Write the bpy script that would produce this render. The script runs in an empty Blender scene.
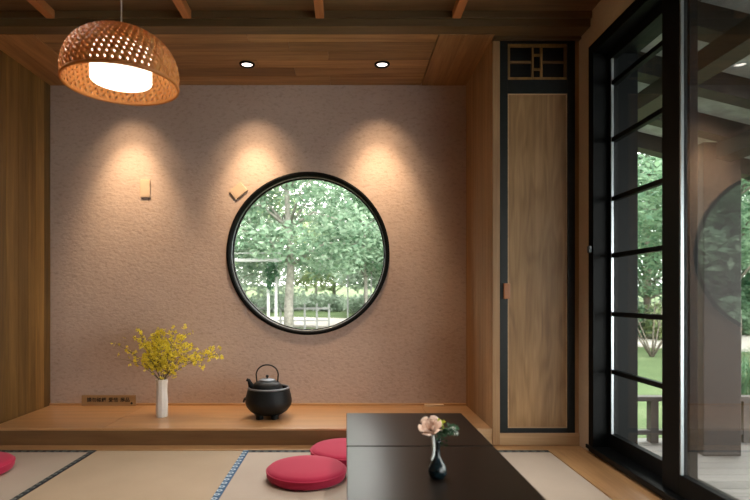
import bpy, bmesh, math, random
import numpy as np
from mathutils import Vector, Matrix

PI = math.pi
scn = bpy.context.scene
COL = scn.collection
rnd = random.Random(7)

# ------------------------------------------------------------------ materials
def nmat(name):
    m = bpy.data.materials.new(name); m.use_nodes = True
    nt = m.node_tree
    b = nt.nodes['Principled BSDF']
    return m, nt, b

def N(nt, t, **kw):
    n = nt.nodes.new(t)
    for k, v in kw.items():
        setattr(n, k, v)
    return n

def L(nt, a, b): nt.links.new(a, b)

def ramp(nt, fac, stops):
    r = N(nt, 'ShaderNodeValToRGB')
    els = r.color_ramp.elements
    els[0].position, els[0].color = stops[0][0], (*stops[0][1], 1)
    els[1].position, els[1].color = stops[-1][0], (*stops[-1][1], 1)
    for p, c in stops[1:-1]:
        e = els.new(p); e.color = (*c, 1)
    L(nt, fac, r.inputs[0])
    return r.outputs[0]

def math_n(nt, op, a, b=None):
    n = N(nt, 'ShaderNodeMath', operation=op)
    for i, v in enumerate((a, b)):
        if v is None: continue
        if isinstance(v, (int, float)): n.inputs[i].default_value = v
        else: L(nt, v, n.inputs[i])
    return n.outputs[0]

def plain(name, col, rough=0.5, metal=0.0, bump=0.0, bscale=80, spec=0.5, var=0.0):
    m, nt, b = nmat(name)
    b.inputs['Roughness'].default_value = rough
    b.inputs['Metallic'].default_value = metal
    b.inputs['Specular IOR Level'].default_value = spec
    tc = N(nt, 'ShaderNodeTexCoord')
    nz = N(nt, 'ShaderNodeTexNoise'); nz.inputs['Scale'].default_value = bscale
    nz.inputs['Detail'].default_value = 4
    L(nt, tc.outputs['Object'], nz.inputs['Vector'])
    v = max(var, 0.04)
    c = ramp(nt, nz.outputs['Fac'], [(0.3, tuple(x*(1-v) for x in col)), (0.7, tuple(min(1, x*(1+v)) for x in col))])
    L(nt, c, b.inputs['Base Color'])
    if bump:
        bp = N(nt, 'ShaderNodeBump'); bp.inputs['Strength'].default_value = bump
        bp.inputs['Distance'].default_value = 0.004
        L(nt, nz.outputs['Fac'], bp.inputs['Height']); L(nt, bp.outputs['Normal'], b.inputs['Normal'])
    return m

def wood(name, light, dark, axis='X', rough=0.45, grain=1.0, island=0.35, cathedral=False, spec=0.4):
    m, nt, b = nmat(name)
    tc = N(nt, 'ShaderNodeTexCoord'); geo = N(nt, 'ShaderNodeNewGeometry')
    off = N(nt, 'ShaderNodeVectorMath', operation='SCALE'); off.inputs[0].default_value = (17.3, 9.1, 23.7)
    L(nt, geo.outputs['Random Per Island'], off.inputs['Scale'])
    add = N(nt, 'ShaderNodeVectorMath', operation='ADD')
    L(nt, tc.outputs['Object'], add.inputs[0]); L(nt, off.outputs[0], add.inputs[1])
    mp = N(nt, 'ShaderNodeMapping'); L(nt, add.outputs[0], mp.inputs['Vector'])
    lo, hi = 0.9*grain, 16*grain
    mp.inputs['Scale'].default_value = {'X': (lo, hi, hi), 'Y': (hi, lo, hi), 'Z': (hi, hi, lo)}[axis]
    n1 = N(nt, 'ShaderNodeTexNoise'); n1.inputs['Scale'].default_value = 1.0
    n1.inputs['Detail'].default_value = 6; n1.inputs['Roughness'].default_value = 0.62
    n1.inputs['Distortion'].default_value = 0.6
    L(nt, mp.outputs[0], n1.inputs['Vector'])
    n2 = N(nt, 'ShaderNodeTexNoise'); n2.inputs['Scale'].default_value = 6.0
    n2.inputs['Detail'].default_value = 3
    L(nt, mp.outputs[0], n2.inputs['Vector'])
    fac = math_n(nt, 'ADD', math_n(nt, 'MULTIPLY', n1.outputs['Fac'], 0.75), math_n(nt, 'MULTIPLY', n2.outputs['Fac'], 0.25))
    if cathedral:
        sp = N(nt, 'ShaderNodeSeparateXYZ'); L(nt, add.outputs[0], sp.inputs[0])
        sx = {'Z': 'X', 'X': 'Z', 'Y': 'X'}[axis]
        mp2 = N(nt, 'ShaderNodeMapping'); L(nt, tc.outputs['Object'], mp2.inputs['Vector'])
        mp2.inputs['Scale'].default_value = (7.5, 7.5, 1.15)
        n3 = N(nt, 'ShaderNodeTexNoise'); n3.inputs['Scale'].default_value = 0.9; n3.inputs['Detail'].default_value = 2
        L(nt, mp2.outputs[0], n3.inputs['Vector'])
        rings = math_n(nt, 'SINE', math_n(nt, 'MULTIPLY', n3.outputs['Fac'], 55.0))
        fac = math_n(nt, 'ADD', math_n(nt, 'MULTIPLY', fac, 0.8), math_n(nt, 'MULTIPLY', math_n(nt, 'ADD', rings, 1.0), 0.055))
    c = ramp(nt, fac, [(0.30, dark), (0.5, tuple((a+b_)/2 for a, b_ in zip(light, dark))), (0.68, light)])
    hsv = N(nt, 'ShaderNodeHueSaturation')
    L(nt, c, hsv.inputs['Color'])
    L(nt, math_n(nt, 'ADD', math_n(nt, 'MULTIPLY', geo.outputs['Random Per Island'], island), 1-island*0.5), hsv.inputs['Value'])
    L(nt, hsv.outputs[0], b.inputs['Base Color'])
    b.inputs['Roughness'].default_value = rough
    b.inputs['Specular IOR Level'].default_value = spec
    bp = N(nt, 'ShaderNodeBump'); bp.inputs['Strength'].default_value = 0.15; bp.inputs['Distance'].default_value = 0.002
    L(nt, fac, bp.inputs['Height']); L(nt, bp.outputs[0], b.inputs['Normal'])
    return m

M = {}
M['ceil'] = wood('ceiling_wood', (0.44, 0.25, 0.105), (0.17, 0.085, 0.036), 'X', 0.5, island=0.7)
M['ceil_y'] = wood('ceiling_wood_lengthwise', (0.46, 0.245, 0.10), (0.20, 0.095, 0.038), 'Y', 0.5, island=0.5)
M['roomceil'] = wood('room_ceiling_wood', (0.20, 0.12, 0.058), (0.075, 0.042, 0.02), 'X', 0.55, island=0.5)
M['beam'] = wood('beam_wood', (0.15, 0.095, 0.045), (0.075, 0.045, 0.02), 'X', 0.55)
M['batten'] = wood('batten_wood', (0.55, 0.22, 0.08), (0.34, 0.13, 0.048), 'Y', 0.5)
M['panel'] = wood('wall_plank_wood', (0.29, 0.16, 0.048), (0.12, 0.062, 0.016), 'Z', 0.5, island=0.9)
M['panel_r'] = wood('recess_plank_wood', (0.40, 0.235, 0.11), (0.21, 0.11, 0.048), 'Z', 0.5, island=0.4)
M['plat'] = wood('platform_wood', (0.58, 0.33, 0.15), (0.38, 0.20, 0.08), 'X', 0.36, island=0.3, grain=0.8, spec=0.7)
M['plat'].node_tree.nodes['Principled BSDF'].inputs['Coat Weight'].default_value = 0.6
M['plat'].node_tree.nodes['Principled BSDF'].inputs['Coat Roughness'].default_value = 0.42
M['plat_shade'] = wood('platform_front_shaded', (0.24, 0.13, 0.056), (0.14, 0.072, 0.03), 'X', 0.45, grain=0.8)  # platform wood darkened: shade of the front face put into the colour
M['strip'] = wood('floor_strip_wood', (0.47, 0.275, 0.125), (0.29, 0.155, 0.066), 'X', 0.4)
M['strip_y'] = wood('floor_strip_wood_lengthwise', (0.47, 0.275, 0.125), (0.27, 0.145, 0.06), 'Y', 0.4)
M['cab'] = wood('cabinet_door_wood', (0.39, 0.225, 0.095), (0.19, 0.10, 0.036), 'Z', 0.5, cathedral=True)
M['cabpost'] = wood('cabinet_post_wood', (0.40, 0.24, 0.115), (0.24, 0.13, 0.06), 'Z', 0.5)
M['cabbase'] = wood('cabinet_base_wood', (0.50, 0.33, 0.18), (0.33, 0.20, 0.10), 'X', 0.5)
M['pull'] = wood('pull_wood', (0.42, 0.17, 0.06), (0.30, 0.11, 0.04), 'Z', 0.4)
M['blackwood'] = plain('black_stained_wood', (0.007, 0.009, 0.009), 0.45, bscale=30, bump=0.1, var=0.2, spec=0.3)
M['blackframe'] = plain('black_door_frame', (0.003, 0.004, 0.0045), 0.5, bscale=40, bump=0.05, spec=0.12)
M['void'] = plain('dark_cavity', (0.006, 0.006, 0.006), 0.9)
M['bead'] = plain('grey_metal_bead', (0.42, 0.47, 0.50), 0.3, 0.7)
M['table'] = wood('dark_table_wood', (0.012, 0.009, 0.007), (0.006, 0.005, 0.004), 'X', 0.30, island=0.2, spec=0.2)
M['cream'] = plain('cream_plaster', (0.60, 0.49, 0.36), 0.9, bump=0.3, bscale=60)
M['plate'] = plain('beige_plate', (0.58, 0.44, 0.32), 0.8)
M['iron'] = plain('cast_iron', (0.0035, 0.0055, 0.007), 0.5, 0.0, bump=0.5, bscale=160, spec=0.3)
M['iron_l'] = plain('worn_iron_lid', (0.17, 0.19, 0.21), 0.42, 0.5, bump=0.3, bscale=160)
M['white'] = plain('white_porcelain', (0.80, 0.77, 0.73), 0.3)
M['budvase'] = plain('dark_teal_glaze', (0.006, 0.016, 0.022), 0.22, spec=0.6)
M['sign'] = wood('sign_wood', (0.42, 0.27, 0.14), (0.30, 0.18, 0.09), 'X', 0.6)
M['ink'] = plain('black_ink', (0.015, 0.01, 0.008), 0.7)
M['stem'] = plain('brown_green_stem', (0.085, 0.10, 0.03), 0.6)
M['leaf'] = plain('green_leaf', (0.035, 0.11, 0.05), 0.5)
M['rose'] = plain('pale_peach_petal', (0.84, 0.66, 0.55), 0.7, var=0.1, bscale=30)
M['petal_w'] = plain('white_petal', (0.75, 0.76, 0.75), 0.6)
M['petal_y'] = plain('yellow_green_petal', (0.52, 0.56, 0.06), 0.6)
M['card'] = plain('pale_wood_card', (0.78, 0.62, 0.45), 0.5)
M['cord'] = plain('white_cord', (0.6, 0.58, 0.54), 0.5)
M['deckrail'] = plain('dark_outdoor_wood', (0.035, 0.028, 0.024), 0.6, bscale=20, bump=0.2, var=0.2)
M['pillar'] = wood('brown_pillar_wood', (0.016, 0.009, 0.006), (0.008, 0.005, 0.0035), 'Z', 0.6)
M['rafter'] = plain('dark_rafter_wood', (0.018, 0.016, 0.015), 0.6, bscale=25)
M['eave'] = plain('grey_roof_boards', (0.42, 0.47, 0.48), 0.45, bscale=8, var=0.3)
M['path'] = plain('pale_gravel', (0.40, 0.37, 0.34), 0.95, bscale=25, var=0.12)
M['postw'] = plain('white_paint', (0.30, 0.31, 0.30), 0.6)
M['barkg'] = plain('grey_bark', (0.26, 0.25, 0.22), 0.9, bump=0.6, bscale=14, var=0.3)
M['barkd'] = plain('dark_bark', (0.10, 0.085, 0.065), 0.9, bump=0.6, bscale=14, var=0.3)

def stucco():
    m, nt, b = nmat('rough_stucco')
    tc = N(nt, 'ShaderNodeTexCoord')
    n1 = N(nt, 'ShaderNodeTexNoise'); n1.inputs['Scale'].default_value = 34; n1.inputs['Detail'].default_value = 9
    n1.inputs['Roughness'].default_value = 0.65
    n2 = N(nt, 'ShaderNodeTexNoise'); n2.inputs['Scale'].default_value = 1.6; n2.inputs['Detail'].default_value = 3
    v = N(nt, 'ShaderNodeTexVoronoi'); v.inputs['Scale'].default_value = 42; v.feature = 'F1'
    mp = N(nt, 'ShaderNodeMapping'); mp.inputs['Scale'].default_value = (0.8, 1, 1.35)
    L(nt, tc.outputs['Object'], mp.inputs[0])
    for n in (n1, n2, v): L(nt, mp.outputs[0], n.inputs['Vector'])
    c = ramp(nt, n2.outputs['Fac'], [(0.3, (0.48, 0.372, 0.322)), (0.7, (0.565, 0.447, 0.39))])
    dk = N(nt, 'ShaderNodeMixRGB', blend_type='MULTIPLY'); dk.inputs[0].default_value = 1
    L(nt, c, dk.inputs[1])
    L(nt, ramp(nt, n1.outputs['Fac'], [(0.30, (0.80, 0.78, 0.76)), (0.5, (1, 1, 1))]), dk.inputs[2])
    L(nt, dk.outputs[0], b.inputs['Base Color'])
    b.inputs['Roughness'].default_value = 0.95; b.inputs['Specular IOR Level'].default_value = 0.15
    h = math_n(nt, 'ADD', n1.outputs['Fac'], math_n(nt, 'MULTIPLY', v.outputs['Distance'], 0.35))
    bp = N(nt, 'ShaderNodeBump'); bp.inputs['Strength'].default_value = 0.5; bp.inputs['Distance'].default_value = 0.006
    L(nt, h, bp.inputs['Height']); L(nt, bp.outputs[0], b.inputs['Normal'])
    return m
M['stucco'] = stucco()

def tatami(name, col, ax):
    m, nt, b = nmat(name)
    tc = N(nt, 'ShaderNodeTexCoord')
    w = N(nt, 'ShaderNodeTexWave', wave_type='BANDS', bands_direction=ax)
    w.inputs['Scale'].default_value = 60; w.inputs['Distortion'].default_value = 0.4
    n = N(nt, 'ShaderNodeTexNoise'); n.inputs['Scale'].default_value = 3; n.inputs['Detail'].default_value = 5
    L(nt, tc.outputs['Object'], w.inputs[0]); L(nt, tc.outputs['Object'], n.inputs['Vector'])
    f = math_n(nt, 'ADD', math_n(nt, 'MULTIPLY', n.outputs['Fac'], 0.7), math_n(nt, 'MULTIPLY', w.outputs['Fac'], 0.3))
    L(nt, ramp(nt, f, [(0.2, tuple(x*0.86 for x in col)), (0.8, tuple(x*1.1 for x in col))]), b.inputs['Base Color'])
    b.inputs['Roughness'].default_value = 0.7; b.inputs['Specular IOR Level'].default_value = 0.25
    bp = N(nt, 'ShaderNodeBump'); bp.inputs['Strength'].default_value = 0.2; bp.inputs['Distance'].default_value = 0.001
    L(nt, w.outputs['Fac'], bp.inputs['Height']); L(nt, bp.outputs[0], b.inputs['Normal'])
    return m
M['tatami'] = tatami('woven_rush_pale', (0.44, 0.37, 0.30), 'X')
M['tatami_t'] = tatami('woven_rush_tan', (0.42, 0.325, 0.225), 'Y')

def brocade(name, base, motif, along, centre, w, pitch):
    # one row of woven rings along a cloth band
    m, nt, b = nmat(name)
    tc = N(nt, 'ShaderNodeTexCoord'); sp = N(nt, 'ShaderNodeSeparateXYZ'); L(nt, tc.outputs['Object'], sp.inputs[0])
    A, C = (sp.outputs['Y'], sp.outputs['X']) if along == 'Y' else (sp.outputs['X'], sp.outputs['Y'])
    u = math_n(nt, 'DIVIDE', math_n(nt, 'SUBTRACT', C, centre-0.12*w), w)
    v = math_n(nt, 'MULTIPLY', math_n(nt, 'SUBTRACT', math_n(nt, 'FRACT', math_n(nt, 'DIVIDE', A, pitch)), 0.5), pitch/w)
    d = math_n(nt, 'SQRT', math_n(nt, 'ADD', math_n(nt, 'MULTIPLY', u, u), math_n(nt, 'MULTIPLY', v, v)))
    k = math_n(nt, 'SUBTRACT', 1.0, math_n(nt, 'MULTIPLY', math_n(nt, 'ABSOLUTE', math_n(nt, 'SUBTRACT', d, 0.30)), 5.0))
    c = ramp(nt, k, [(0.25, base), (0.6, motif)])
    L(nt, c, b.inputs['Base Color']); b.inputs['Roughness'].default_value = 0.8
    return m
DK = ((0.010, 0.016, 0.020), (0.13, 0.15, 0.14))
M['heri_b'] = brocade('blue_woven_border', (0.025, 0.085, 0.18), (0.42, 0.54, 0.62), 'Y', -0.449, 0.036, 0.052)
M['heri_a'] = brocade('black_woven_border', *DK, 'Y', 0.4425, 0.030, 0.05)
M['heri_d'] = brocade('dark_woven_border', *DK, 'X', 0.8905, 0.036, 0.05)

def velvet(name, col):
    m, nt, b = nmat(name)
    tc = N(nt, 'ShaderNodeTexCoord')
    n = N(nt, 'ShaderNodeTexNoise'); n.inputs['Scale'].default_value = 220; n.inputs['Detail'].default_value = 2
    L(nt, tc.outputs['Object'], n.inputs['Vector'])
    L(nt, ramp(nt, n.outputs['Fac'], [(0.3, tuple(x*0.88 for x in col)), (0.7, col)]), b.inputs['Base Color'])
    b.inputs['Roughness'].default_value = 0.85
    b.inputs['Sheen Weight'].default_value = 0.12; b.inputs['Sheen Roughness'].default_value = 0.4
    return m
M['cushion'] = velvet('crimson_cotton', (0.47, 0.013, 0.062))

def bamboo():
    m, nt, b = nmat('woven_bamboo')
    geo = N(nt, 'ShaderNodeNewGeometry')
    L(nt, ramp(nt, geo.outputs['Random Per Island'], [(0.0, (0.48, 0.22, 0.06)), (1.0, (0.68, 0.36, 0.11))]), b.inputs['Base Color'])
    b.inputs['Roughness'].default_value = 0.45
    tr = N(nt, 'ShaderNodeBsdfTranslucent'); tr.inputs[0].default_value = (0.85, 0.38, 0.09, 1)
    mx = N(nt, 'ShaderNodeMixShader'); mx.inputs[0].default_value = 0.36
    out = nt.nodes['Material Output']
    L(nt, b.outputs[0], mx.inputs[1]); L(nt, tr.outputs[0], mx.inputs[2]); L(nt, mx.outputs[0], out.inputs[0])
    return m
M['bamboo'] = bamboo()

def emit(name, col, s):
    m, nt, b = nmat(name)
    b.inputs['Base Color'].default_value = (*col, 1)
    b.inputs['Emission Color'].default_value = (*col, 1); b.inputs['Emission Strength'].default_value = s
    return m
M['diffuser'] = emit('lit_paper_diffuser', (1.0, 0.86, 0.70), 2.4)
M['lens'] = emit('lit_downlight_lens', (1.0, 0.86, 0.78), 5.0)

def glass(name='clear_pane', tint=(0.93, 0.96, 0.95), f0=0.032, fe=0.7):
    m, nt, b = nmat(name)
    nt.nodes.remove(b)
    geo = N(nt, 'ShaderNodeNewGeometry')
    dot = N(nt, 'ShaderNodeVectorMath', operation='DOT_PRODUCT')
    L(nt, geo.outputs['Normal'], dot.inputs[0]); L(nt, geo.outputs['Incoming'], dot.inputs[1])
    c = math_n(nt, 'ABSOLUTE', dot.outputs['Value'])
    p = math_n(nt, 'POWER', math_n(nt, 'SUBTRACT', 1.0, c), 5.0)
    f = math_n(nt, 'ADD', math_n(nt, 'MULTIPLY', p, fe), f0)
    tr = N(nt, 'ShaderNodeBsdfTransparent'); tr.inputs[0].default_value = (*tint, 1)
    gl = N(nt, 'ShaderNodeBsdfGlossy'); gl.inputs['Roughness'].default_value = 0.0
    mx = N(nt, 'ShaderNodeMixShader')
    L(nt, f, mx.inputs[0]); L(nt, tr.outputs[0], mx.inputs[1]); L(nt, gl.outputs[0], mx.inputs[2])
    L(nt, mx.outputs[0], nt.nodes['Material Output'].inputs[0])
    return m
M['glass'] = glass()
M['glass_d'] = glass('double_pane', (0.86, 0.89, 0.88), 0.085, 0.9)
M['glass_ar'] = glass('coated_pane', (0.98, 0.99, 0.98), 0.001, 0.9)

def foliage_mat(name, a, b_, trans=0.45):
    m, nt, b = nmat(name)
    geo = N(nt, 'ShaderNodeNewGeometry')
    c = ramp(nt, geo.outputs['Random Per Island'], [(0.0, a), (1.0, b_)])
    L(nt, c, b.inputs['Base Color']); b.inputs['Roughness'].default_value = 0.5
    b.inputs['Specular IOR Level'].default_value = 0.3
    tr = N(nt, 'ShaderNodeBsdfTranslucent'); L(nt, c, tr.inputs[0])
    mx = N(nt, 'ShaderNodeMixShader'); mx.inputs[0].default_value = trans
    L(nt, b.outputs[0], mx.inputs[1]); L(nt, tr.outputs[0], mx.inputs[2])
    L(nt, mx.outputs[0], nt.nodes['Material Output'].inputs[0])
    return m
M['fol_haze'] = foliage_mat('haze_whitened_leaves', (0.24, 0.33, 0.24), (0.44, 0.52, 0.43), 0.55)  # green whitened so the leaf colour stands in for haze and overexposure
M['fol_mid'] = foliage_mat('mid_green_leaves', (0.065, 0.145, 0.08), (0.19, 0.29, 0.175), 0.5)
M['fol_deep'] = foliage_mat('deep_green_leaves', (0.025, 0.085, 0.045), (0.085, 0.17, 0.09))
M['fol_main'] = foliage_mat('bright_green_leaves', (0.12, 0.215, 0.135), (0.29, 0.40, 0.28), 0.55)
M['fol_yel'] = foliage_mat('yellow_green_leaves', (0.18, 0.26, 0.11), (0.36, 0.42, 0.22))
M['bloom'] = foliage_mat('yellow_orchid_petals', (0.70, 0.57, 0.025), (0.95, 0.84, 0.11), 0.25)

def lawn():
    m, nt, b = nmat('lawn_turf')
    tc = N(nt, 'ShaderNodeTexCoord')
    n = N(nt, 'ShaderNodeTexNoise'); n.inputs['Scale'].default_value = 1.1; n.inputs['Detail'].default_value = 8
    n2 = N(nt, 'ShaderNodeTexNoise'); n2.inputs['Scale'].default_value = 30; n2.inputs['Detail'].default_value = 4
    for k in (n, n2): L(nt, tc.outputs['Object'], k.inputs['Vector'])
    f = math_n(nt, 'ADD', math_n(nt, 'MULTIPLY', n.outputs['Fac'], 0.6), math_n(nt, 'MULTIPLY', n2.outputs['Fac'], 0.4))
    L(nt, ramp(nt, f, [(0.3, (0.045, 0.075, 0.032)), (0.55, (0.085, 0.12, 0.055)), (0.75, (0.14, 0.16, 0.095))]), b.inputs['Base Color'])
    b.inputs['Roughness'].default_value = 0.9; b.inputs['Specular IOR Level'].default_value = 0.1
    bp = N(nt, 'ShaderNodeBump'); bp.inputs['Strength'].default_value = 0.8; bp.inputs['Distance'].default_value = 0.05
    L(nt, n2.outputs['Fac'], bp.inputs['Height']); L(nt, bp.outputs[0], b.inputs['Normal'])
    return m
M['lawn'] = lawn()
M['deck'] = wood('weathered_deck_boards', (0.17, 0.16, 0.15), (0.10, 0.094, 0.088), 'X', 0.5, island=0.3)

# ------------------------------------------------------------------ mesh helpers
def box(bm, x0, x1, y0, y1, z0, z1, bev=0.0):
    t = bmesh.new()
    bmesh.ops.create_cube(t, size=1)
    for v in t.verts:
        v.co = Vector(((x0+x1)/2 + v.co.x*(x1-x0), (y0+y1)/2 + v.co.y*(y1-y0), (z0+z1)/2 + v.co.z*(z1-z0)))
    if bev:
        bmesh.ops.bevel(t, geom=t.edges[:], offset=bev, segments=2, affect='EDGES', profile=0.6)
    join(bm, t)

def join(bm, t, mat=None):
    me = bpy.data.meshes.new('tmp'); t.to_mesh(me); t.free()
    if mat is not None: me.transform(mat)
    bm.from_mesh(me); bpy.data.meshes.remove(me)

def lathe(bm, c, prof, seg=48, axis='Z', closed=False):
    """revolve (radius, height) pairs about an axis through c"""
    rings = []
    for r, h in prof:
        ring = []
        for k in range(seg):
            a = 2*PI*k/seg
            if axis == 'Z': p = (c[0]+r*math.cos(a), c[1]+r*math.sin(a), c[2]+h)
            else: p = (c[0]+r*math.cos(a), c[1]+h, c[2]+r*math.sin(a))
            ring.append(bm.verts.new(p))
        rings.append(ring)
    pairs = list(zip(rings, rings[1:]))
    if closed: pairs.append((rings[-1], rings[0]))
    for A, B in pairs:
        for k in range(seg):
            f = bm.faces.new((A[k], A[(k+1) % seg], B[(k+1) % seg], B[k])); f.smooth = True
    if not closed:
        for R, flip in ((rings[0], True), (rings[-1], False)):
            try: bm.faces.new(R[::-1] if flip else R)
            except ValueError: pass

def tube(bm, pts, radii, seg=8):
    pts = [Vector(p) for p in pts]
    if isinstance(radii, (int, float)): radii = [radii]*len(pts)
    rings = []
    up = Vector((0.13, 0.27, 0.95)).normalized()
    for i, p in enumerate(pts):
        d = (pts[min(i+1, len(pts)-1)] - pts[max(i-1, 0)]).normalized()
        a = d.cross(up)
        if a.length < 0.1: a = d.cross(Vector((1, 0, 0)))
        a.normalize(); b = d.cross(a).normalized()
        rings.append([bm.verts.new(p + (a*math.cos(2*PI*k/seg) + b*math.sin(2*PI*k/seg))*radii[i]) for k in range(seg)])
    for A, B in zip(rings, rings[1:]):
        for k in range(seg):
            f = bm.faces.new((A[k], A[(k+1) % seg], B[(k+1) % seg], B[k])); f.smooth = True
    bm.faces.new(rings[0][::-1]); bm.faces.new(rings[-1])

def link(name, me, mat, parent=None, org=(0, 0, 0)):
    o = bpy.data.objects.new(name, me)
    if mat is not None: me.materials.append(mat)
    COL.objects.link(o)
    if parent is not None: o.parent = parent
    else: o.location = org
    return o

def root_loc(o):
    v = Vector(o.location)
    while o.parent: o = o.parent; v = v + Vector(o.location)
    return v

def obj(name, bm, mat, parent=None, org=None, smooth=False):
    """mesh built in world coordinates; re-based on its parent or its own base point"""
    bmesh.ops.recalc_face_normals(bm, faces=bm.faces[:])
    if parent is not None: base = root_loc(parent)
    elif org is not None: base = Vector(org)
    else: base = Vector((0, 0, 0))
    for v in bm.verts: v.co -= base
    me = bpy.data.meshes.new(name); bm.to_mesh(me); bm.free()
    return link(name, me, mat, parent, base)

def tag(o, label, cat, group=None):
    o['label'] = label; o['category'] = cat
    if group: o['group'] = group
    return o

def thing(name, label, cat, loc, group=None):
    o = bpy.data.objects.new(name, None); COL.objects.link(o)
    o.location = loc; o.empty_display_size = 0.1
    return tag(o, label, cat, group)

def struct(name, bm, mat, parent=None):
    o = obj(name, bm, mat, parent)
    if parent is None: o['kind'] = 'structure'
    return o

def B(*boxes, bev=0.0):
    bm = bmesh.new()
    for b in boxes: box(bm, *b, bev=bev)
    return bm

def copy_thing(o, loc, label, group=None):
    c = o.copy(); COL.objects.link(c); c.location = loc; c['label'] = label
    if group: c['group'] = group
    def rec(src, dst):
        for ch in list(src.children):
            k = ch.copy(); COL.objects.link(k); k.parent = dst; rec(ch, k)
    rec(o, c)
    return c

# ------------------------------------------------------------------ layout numbers
F = 530.0; EYE = 0.95
WX = 1.48                      # right wall face
YB = 4.093                     # back wall face
XL, XR = -2.282, 0.927         # recess side walls
ZC = 2.579                     # recess ceiling
ZP = 0.108                     # platform top
YP = 3.368                     # platform front
ZM = 2.665                     # room ceiling

# ------------------------------------------------------------------ setting
struct('floor', B((-3.3, 1.72, -2.6, 4.25, -0.16, -0.03), (-3.3, 1.243, -2.6, 1.45, -0.03, -0.001)), M['strip'])
# tatami edge strips
struct('trim_1', B((-3.3, WX, 3.262, YP, -0.03, 0.003), bev=0.002), M['strip'])
struct('trim_2', B((1.245, WX, -2.6, 3.26, -0.03, 0.003), bev=0.002), M['strip_y'])

# back wall with the round opening
CX, CZ, RH = -0.293, 1.279, 0.618
bm = bmesh.new()
x0, x1, z0, z1 = -2.45, 1.6, -0.1, 2.75
angs = sorted([2*PI*k/120 for k in range(120)] + [math.atan2(z-CZ, x-CX) % (2*PI) for x in (x0, x1) for z in (z0, z1)])
def edge_pt(a):
    c, s = math.cos(a), math.sin(a); t = 1e9
    if c > 1e-9: t = min(t, (x1-CX)/c)
    if c < -1e-9: t = min(t, (x0-CX)/c)
    if s > 1e-9: t = min(t, (z1-CZ)/s)
    if s < -1e-9: t = min(t, (z0-CZ)/s)
    return CX+c*t, CZ+s*t
rows = []
for a in angs:
    ex, ez = edge_pt(a); hx, hz = CX+RH*math.cos(a), CZ+RH*math.sin(a)
    rows.append([bm.verts.new(p) for p in ((ex, YB, ez), (hx, YB, hz), (hx, YB+0.16, hz), (ex, YB+0.16, ez))])
for A, C in zip(rows, rows[1:]+rows[:1]):
    for k in range(4):
        bm.faces.new((A[k], C[k], C[(k+1) % 4], A[(k+1) % 4]))
struct('wall_back', bm, M['stucco'])

# round window: ring frame, inner sash, bead, pane
bm = bmesh.new()
lathe(bm, (CX, YB, CZ), [(0.602, -0.016), (0.627, -0.016), (0.629, -0.012), (0.629, 0.0), (0.619, 0.004), (0.619, 0.11), (0.602, 0.11)], 120, 'Y', closed=True)
w1 = struct('window_1', bm, M['blackframe'])
bm = bmesh.new()
lathe(bm, (CX, YB, CZ), [(0.590, 0.055), (0.598, 0.055), (0.598, 0.10), (0.590, 0.10)], 120, 'Y', closed=True)
struct('window_sash', bm, M['blackframe'], w1)
bm = bmesh.new()
lathe(bm, (CX, YB, CZ), [(0.597, 0.045), (0.6025, 0.045), (0.6025, 0.09), (0.597, 0.09)], 120, 'Y', closed=True)
struct('window_bead', bm, M['bead'], w1)
bm = bmesh.new()
lathe(bm, (CX, YB, CZ), [(0.593, 0.075), (0.593, 0.081)], 96, 'Y')
struct('window_pane', bm, M['glass_ar'], w1)

# planked side walls of the recess
def planks_z(bm, x0, x1, ys, z0, z1):
    for a, b in zip(ys, ys[1:]):
        box(bm, x0, x1, a+0.0012, b-0.0012, z0, z1, bev=0.002)
bm = bmesh.new()
planks_z(bm, XL-0.03, XL, [3.12, 3.25, 3.345, 3.47, 3.56, 3.69, 3.81, 3.90, 4.01, YB], ZP-0.05, ZC)
box(bm, XL-0.12, XL-0.03, 3.12, YB+0.1, -0.05, ZM)
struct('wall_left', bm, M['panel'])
bm = bmesh.new()
planks_z(bm, XR, XR+0.02, [3.372, 3.44, 3.53, 3.605, 3.70, 3.80, 3.875, 3.97, YB], 0.0, ZC)
box(bm, XR+0.02, XR+0.05, 3.40, YB, 0.0, ZC)
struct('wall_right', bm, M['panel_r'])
# room walls outside the frame
struct('wall_room_left', B((-3.4, -3.3, -2.7, 3.4, -0.1, 2.8)), M['panel'])
struct('wall_room_far', B((-3.3, XL-0.12, 3.30, 3.40, -0.1, 2.8)), M['cream'])
struct('wall_front', B((-3.4, 1.72, -2.7, -2.6, -0.1, 2.8)), M['panel'])
YO = 3.212; ZO = 2.46; YN = -1.6
struct('wall_window_side', B((WX, 1.72, YO, 4.25, -0.1, 2.75), (WX, 1.72, YN, YO, ZO, 2.75), (WX, 1.72, -2.6, YN, -0.1, 2.75)), M['cream'])
struct('wall_window_sill', B((WX+0.004, 1.72, YN, YO, -0.1, 0.012)), M['strip_y'])

# ceilings, beam, battens
bm = bmesh.new()
ys = [3.30, 3.40, 3.535, 3.66, 3.785, 3.93, YB+0.02]
for i, (a, b) in enumerate(zip(ys, ys[1:])):
    for (c, d) in ((-1.943, -0.62+0.25*(i % 3)), (-0.62+0.25*(i % 3), 0.578)):
        box(bm, c+0.0012, d-0.0012, a+0.0012, b-0.0012, ZC, ZC+0.02, bev=0.0015)
box(bm, XL-0.1, 1.6, 3.3, 4.2, ZC+0.02, ZC+0.08)
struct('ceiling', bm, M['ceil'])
bm = bmesh.new()
for xa, xb in ((-2.293, -2.14), (-2.14, -1.946), (0.582, 0.745), (0.745, XR)):
    box(bm, xa+0.001, xb-0.001, 3.30, YB, ZC-0.004, ZC+0.02, bev=0.0015)
struct('ceiling', bm, M['ceil_y'])
bm = bmesh.new()
y = 3.21
while y > -2.6:
    box(bm, -3.3, WX, y-0.148, y, ZM, ZM+0.03, bev=0.004); y -= 0.15
box(bm, -3.4, 1.72, -2.7, 3.4, ZM+0.03, ZM+0.10)
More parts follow.
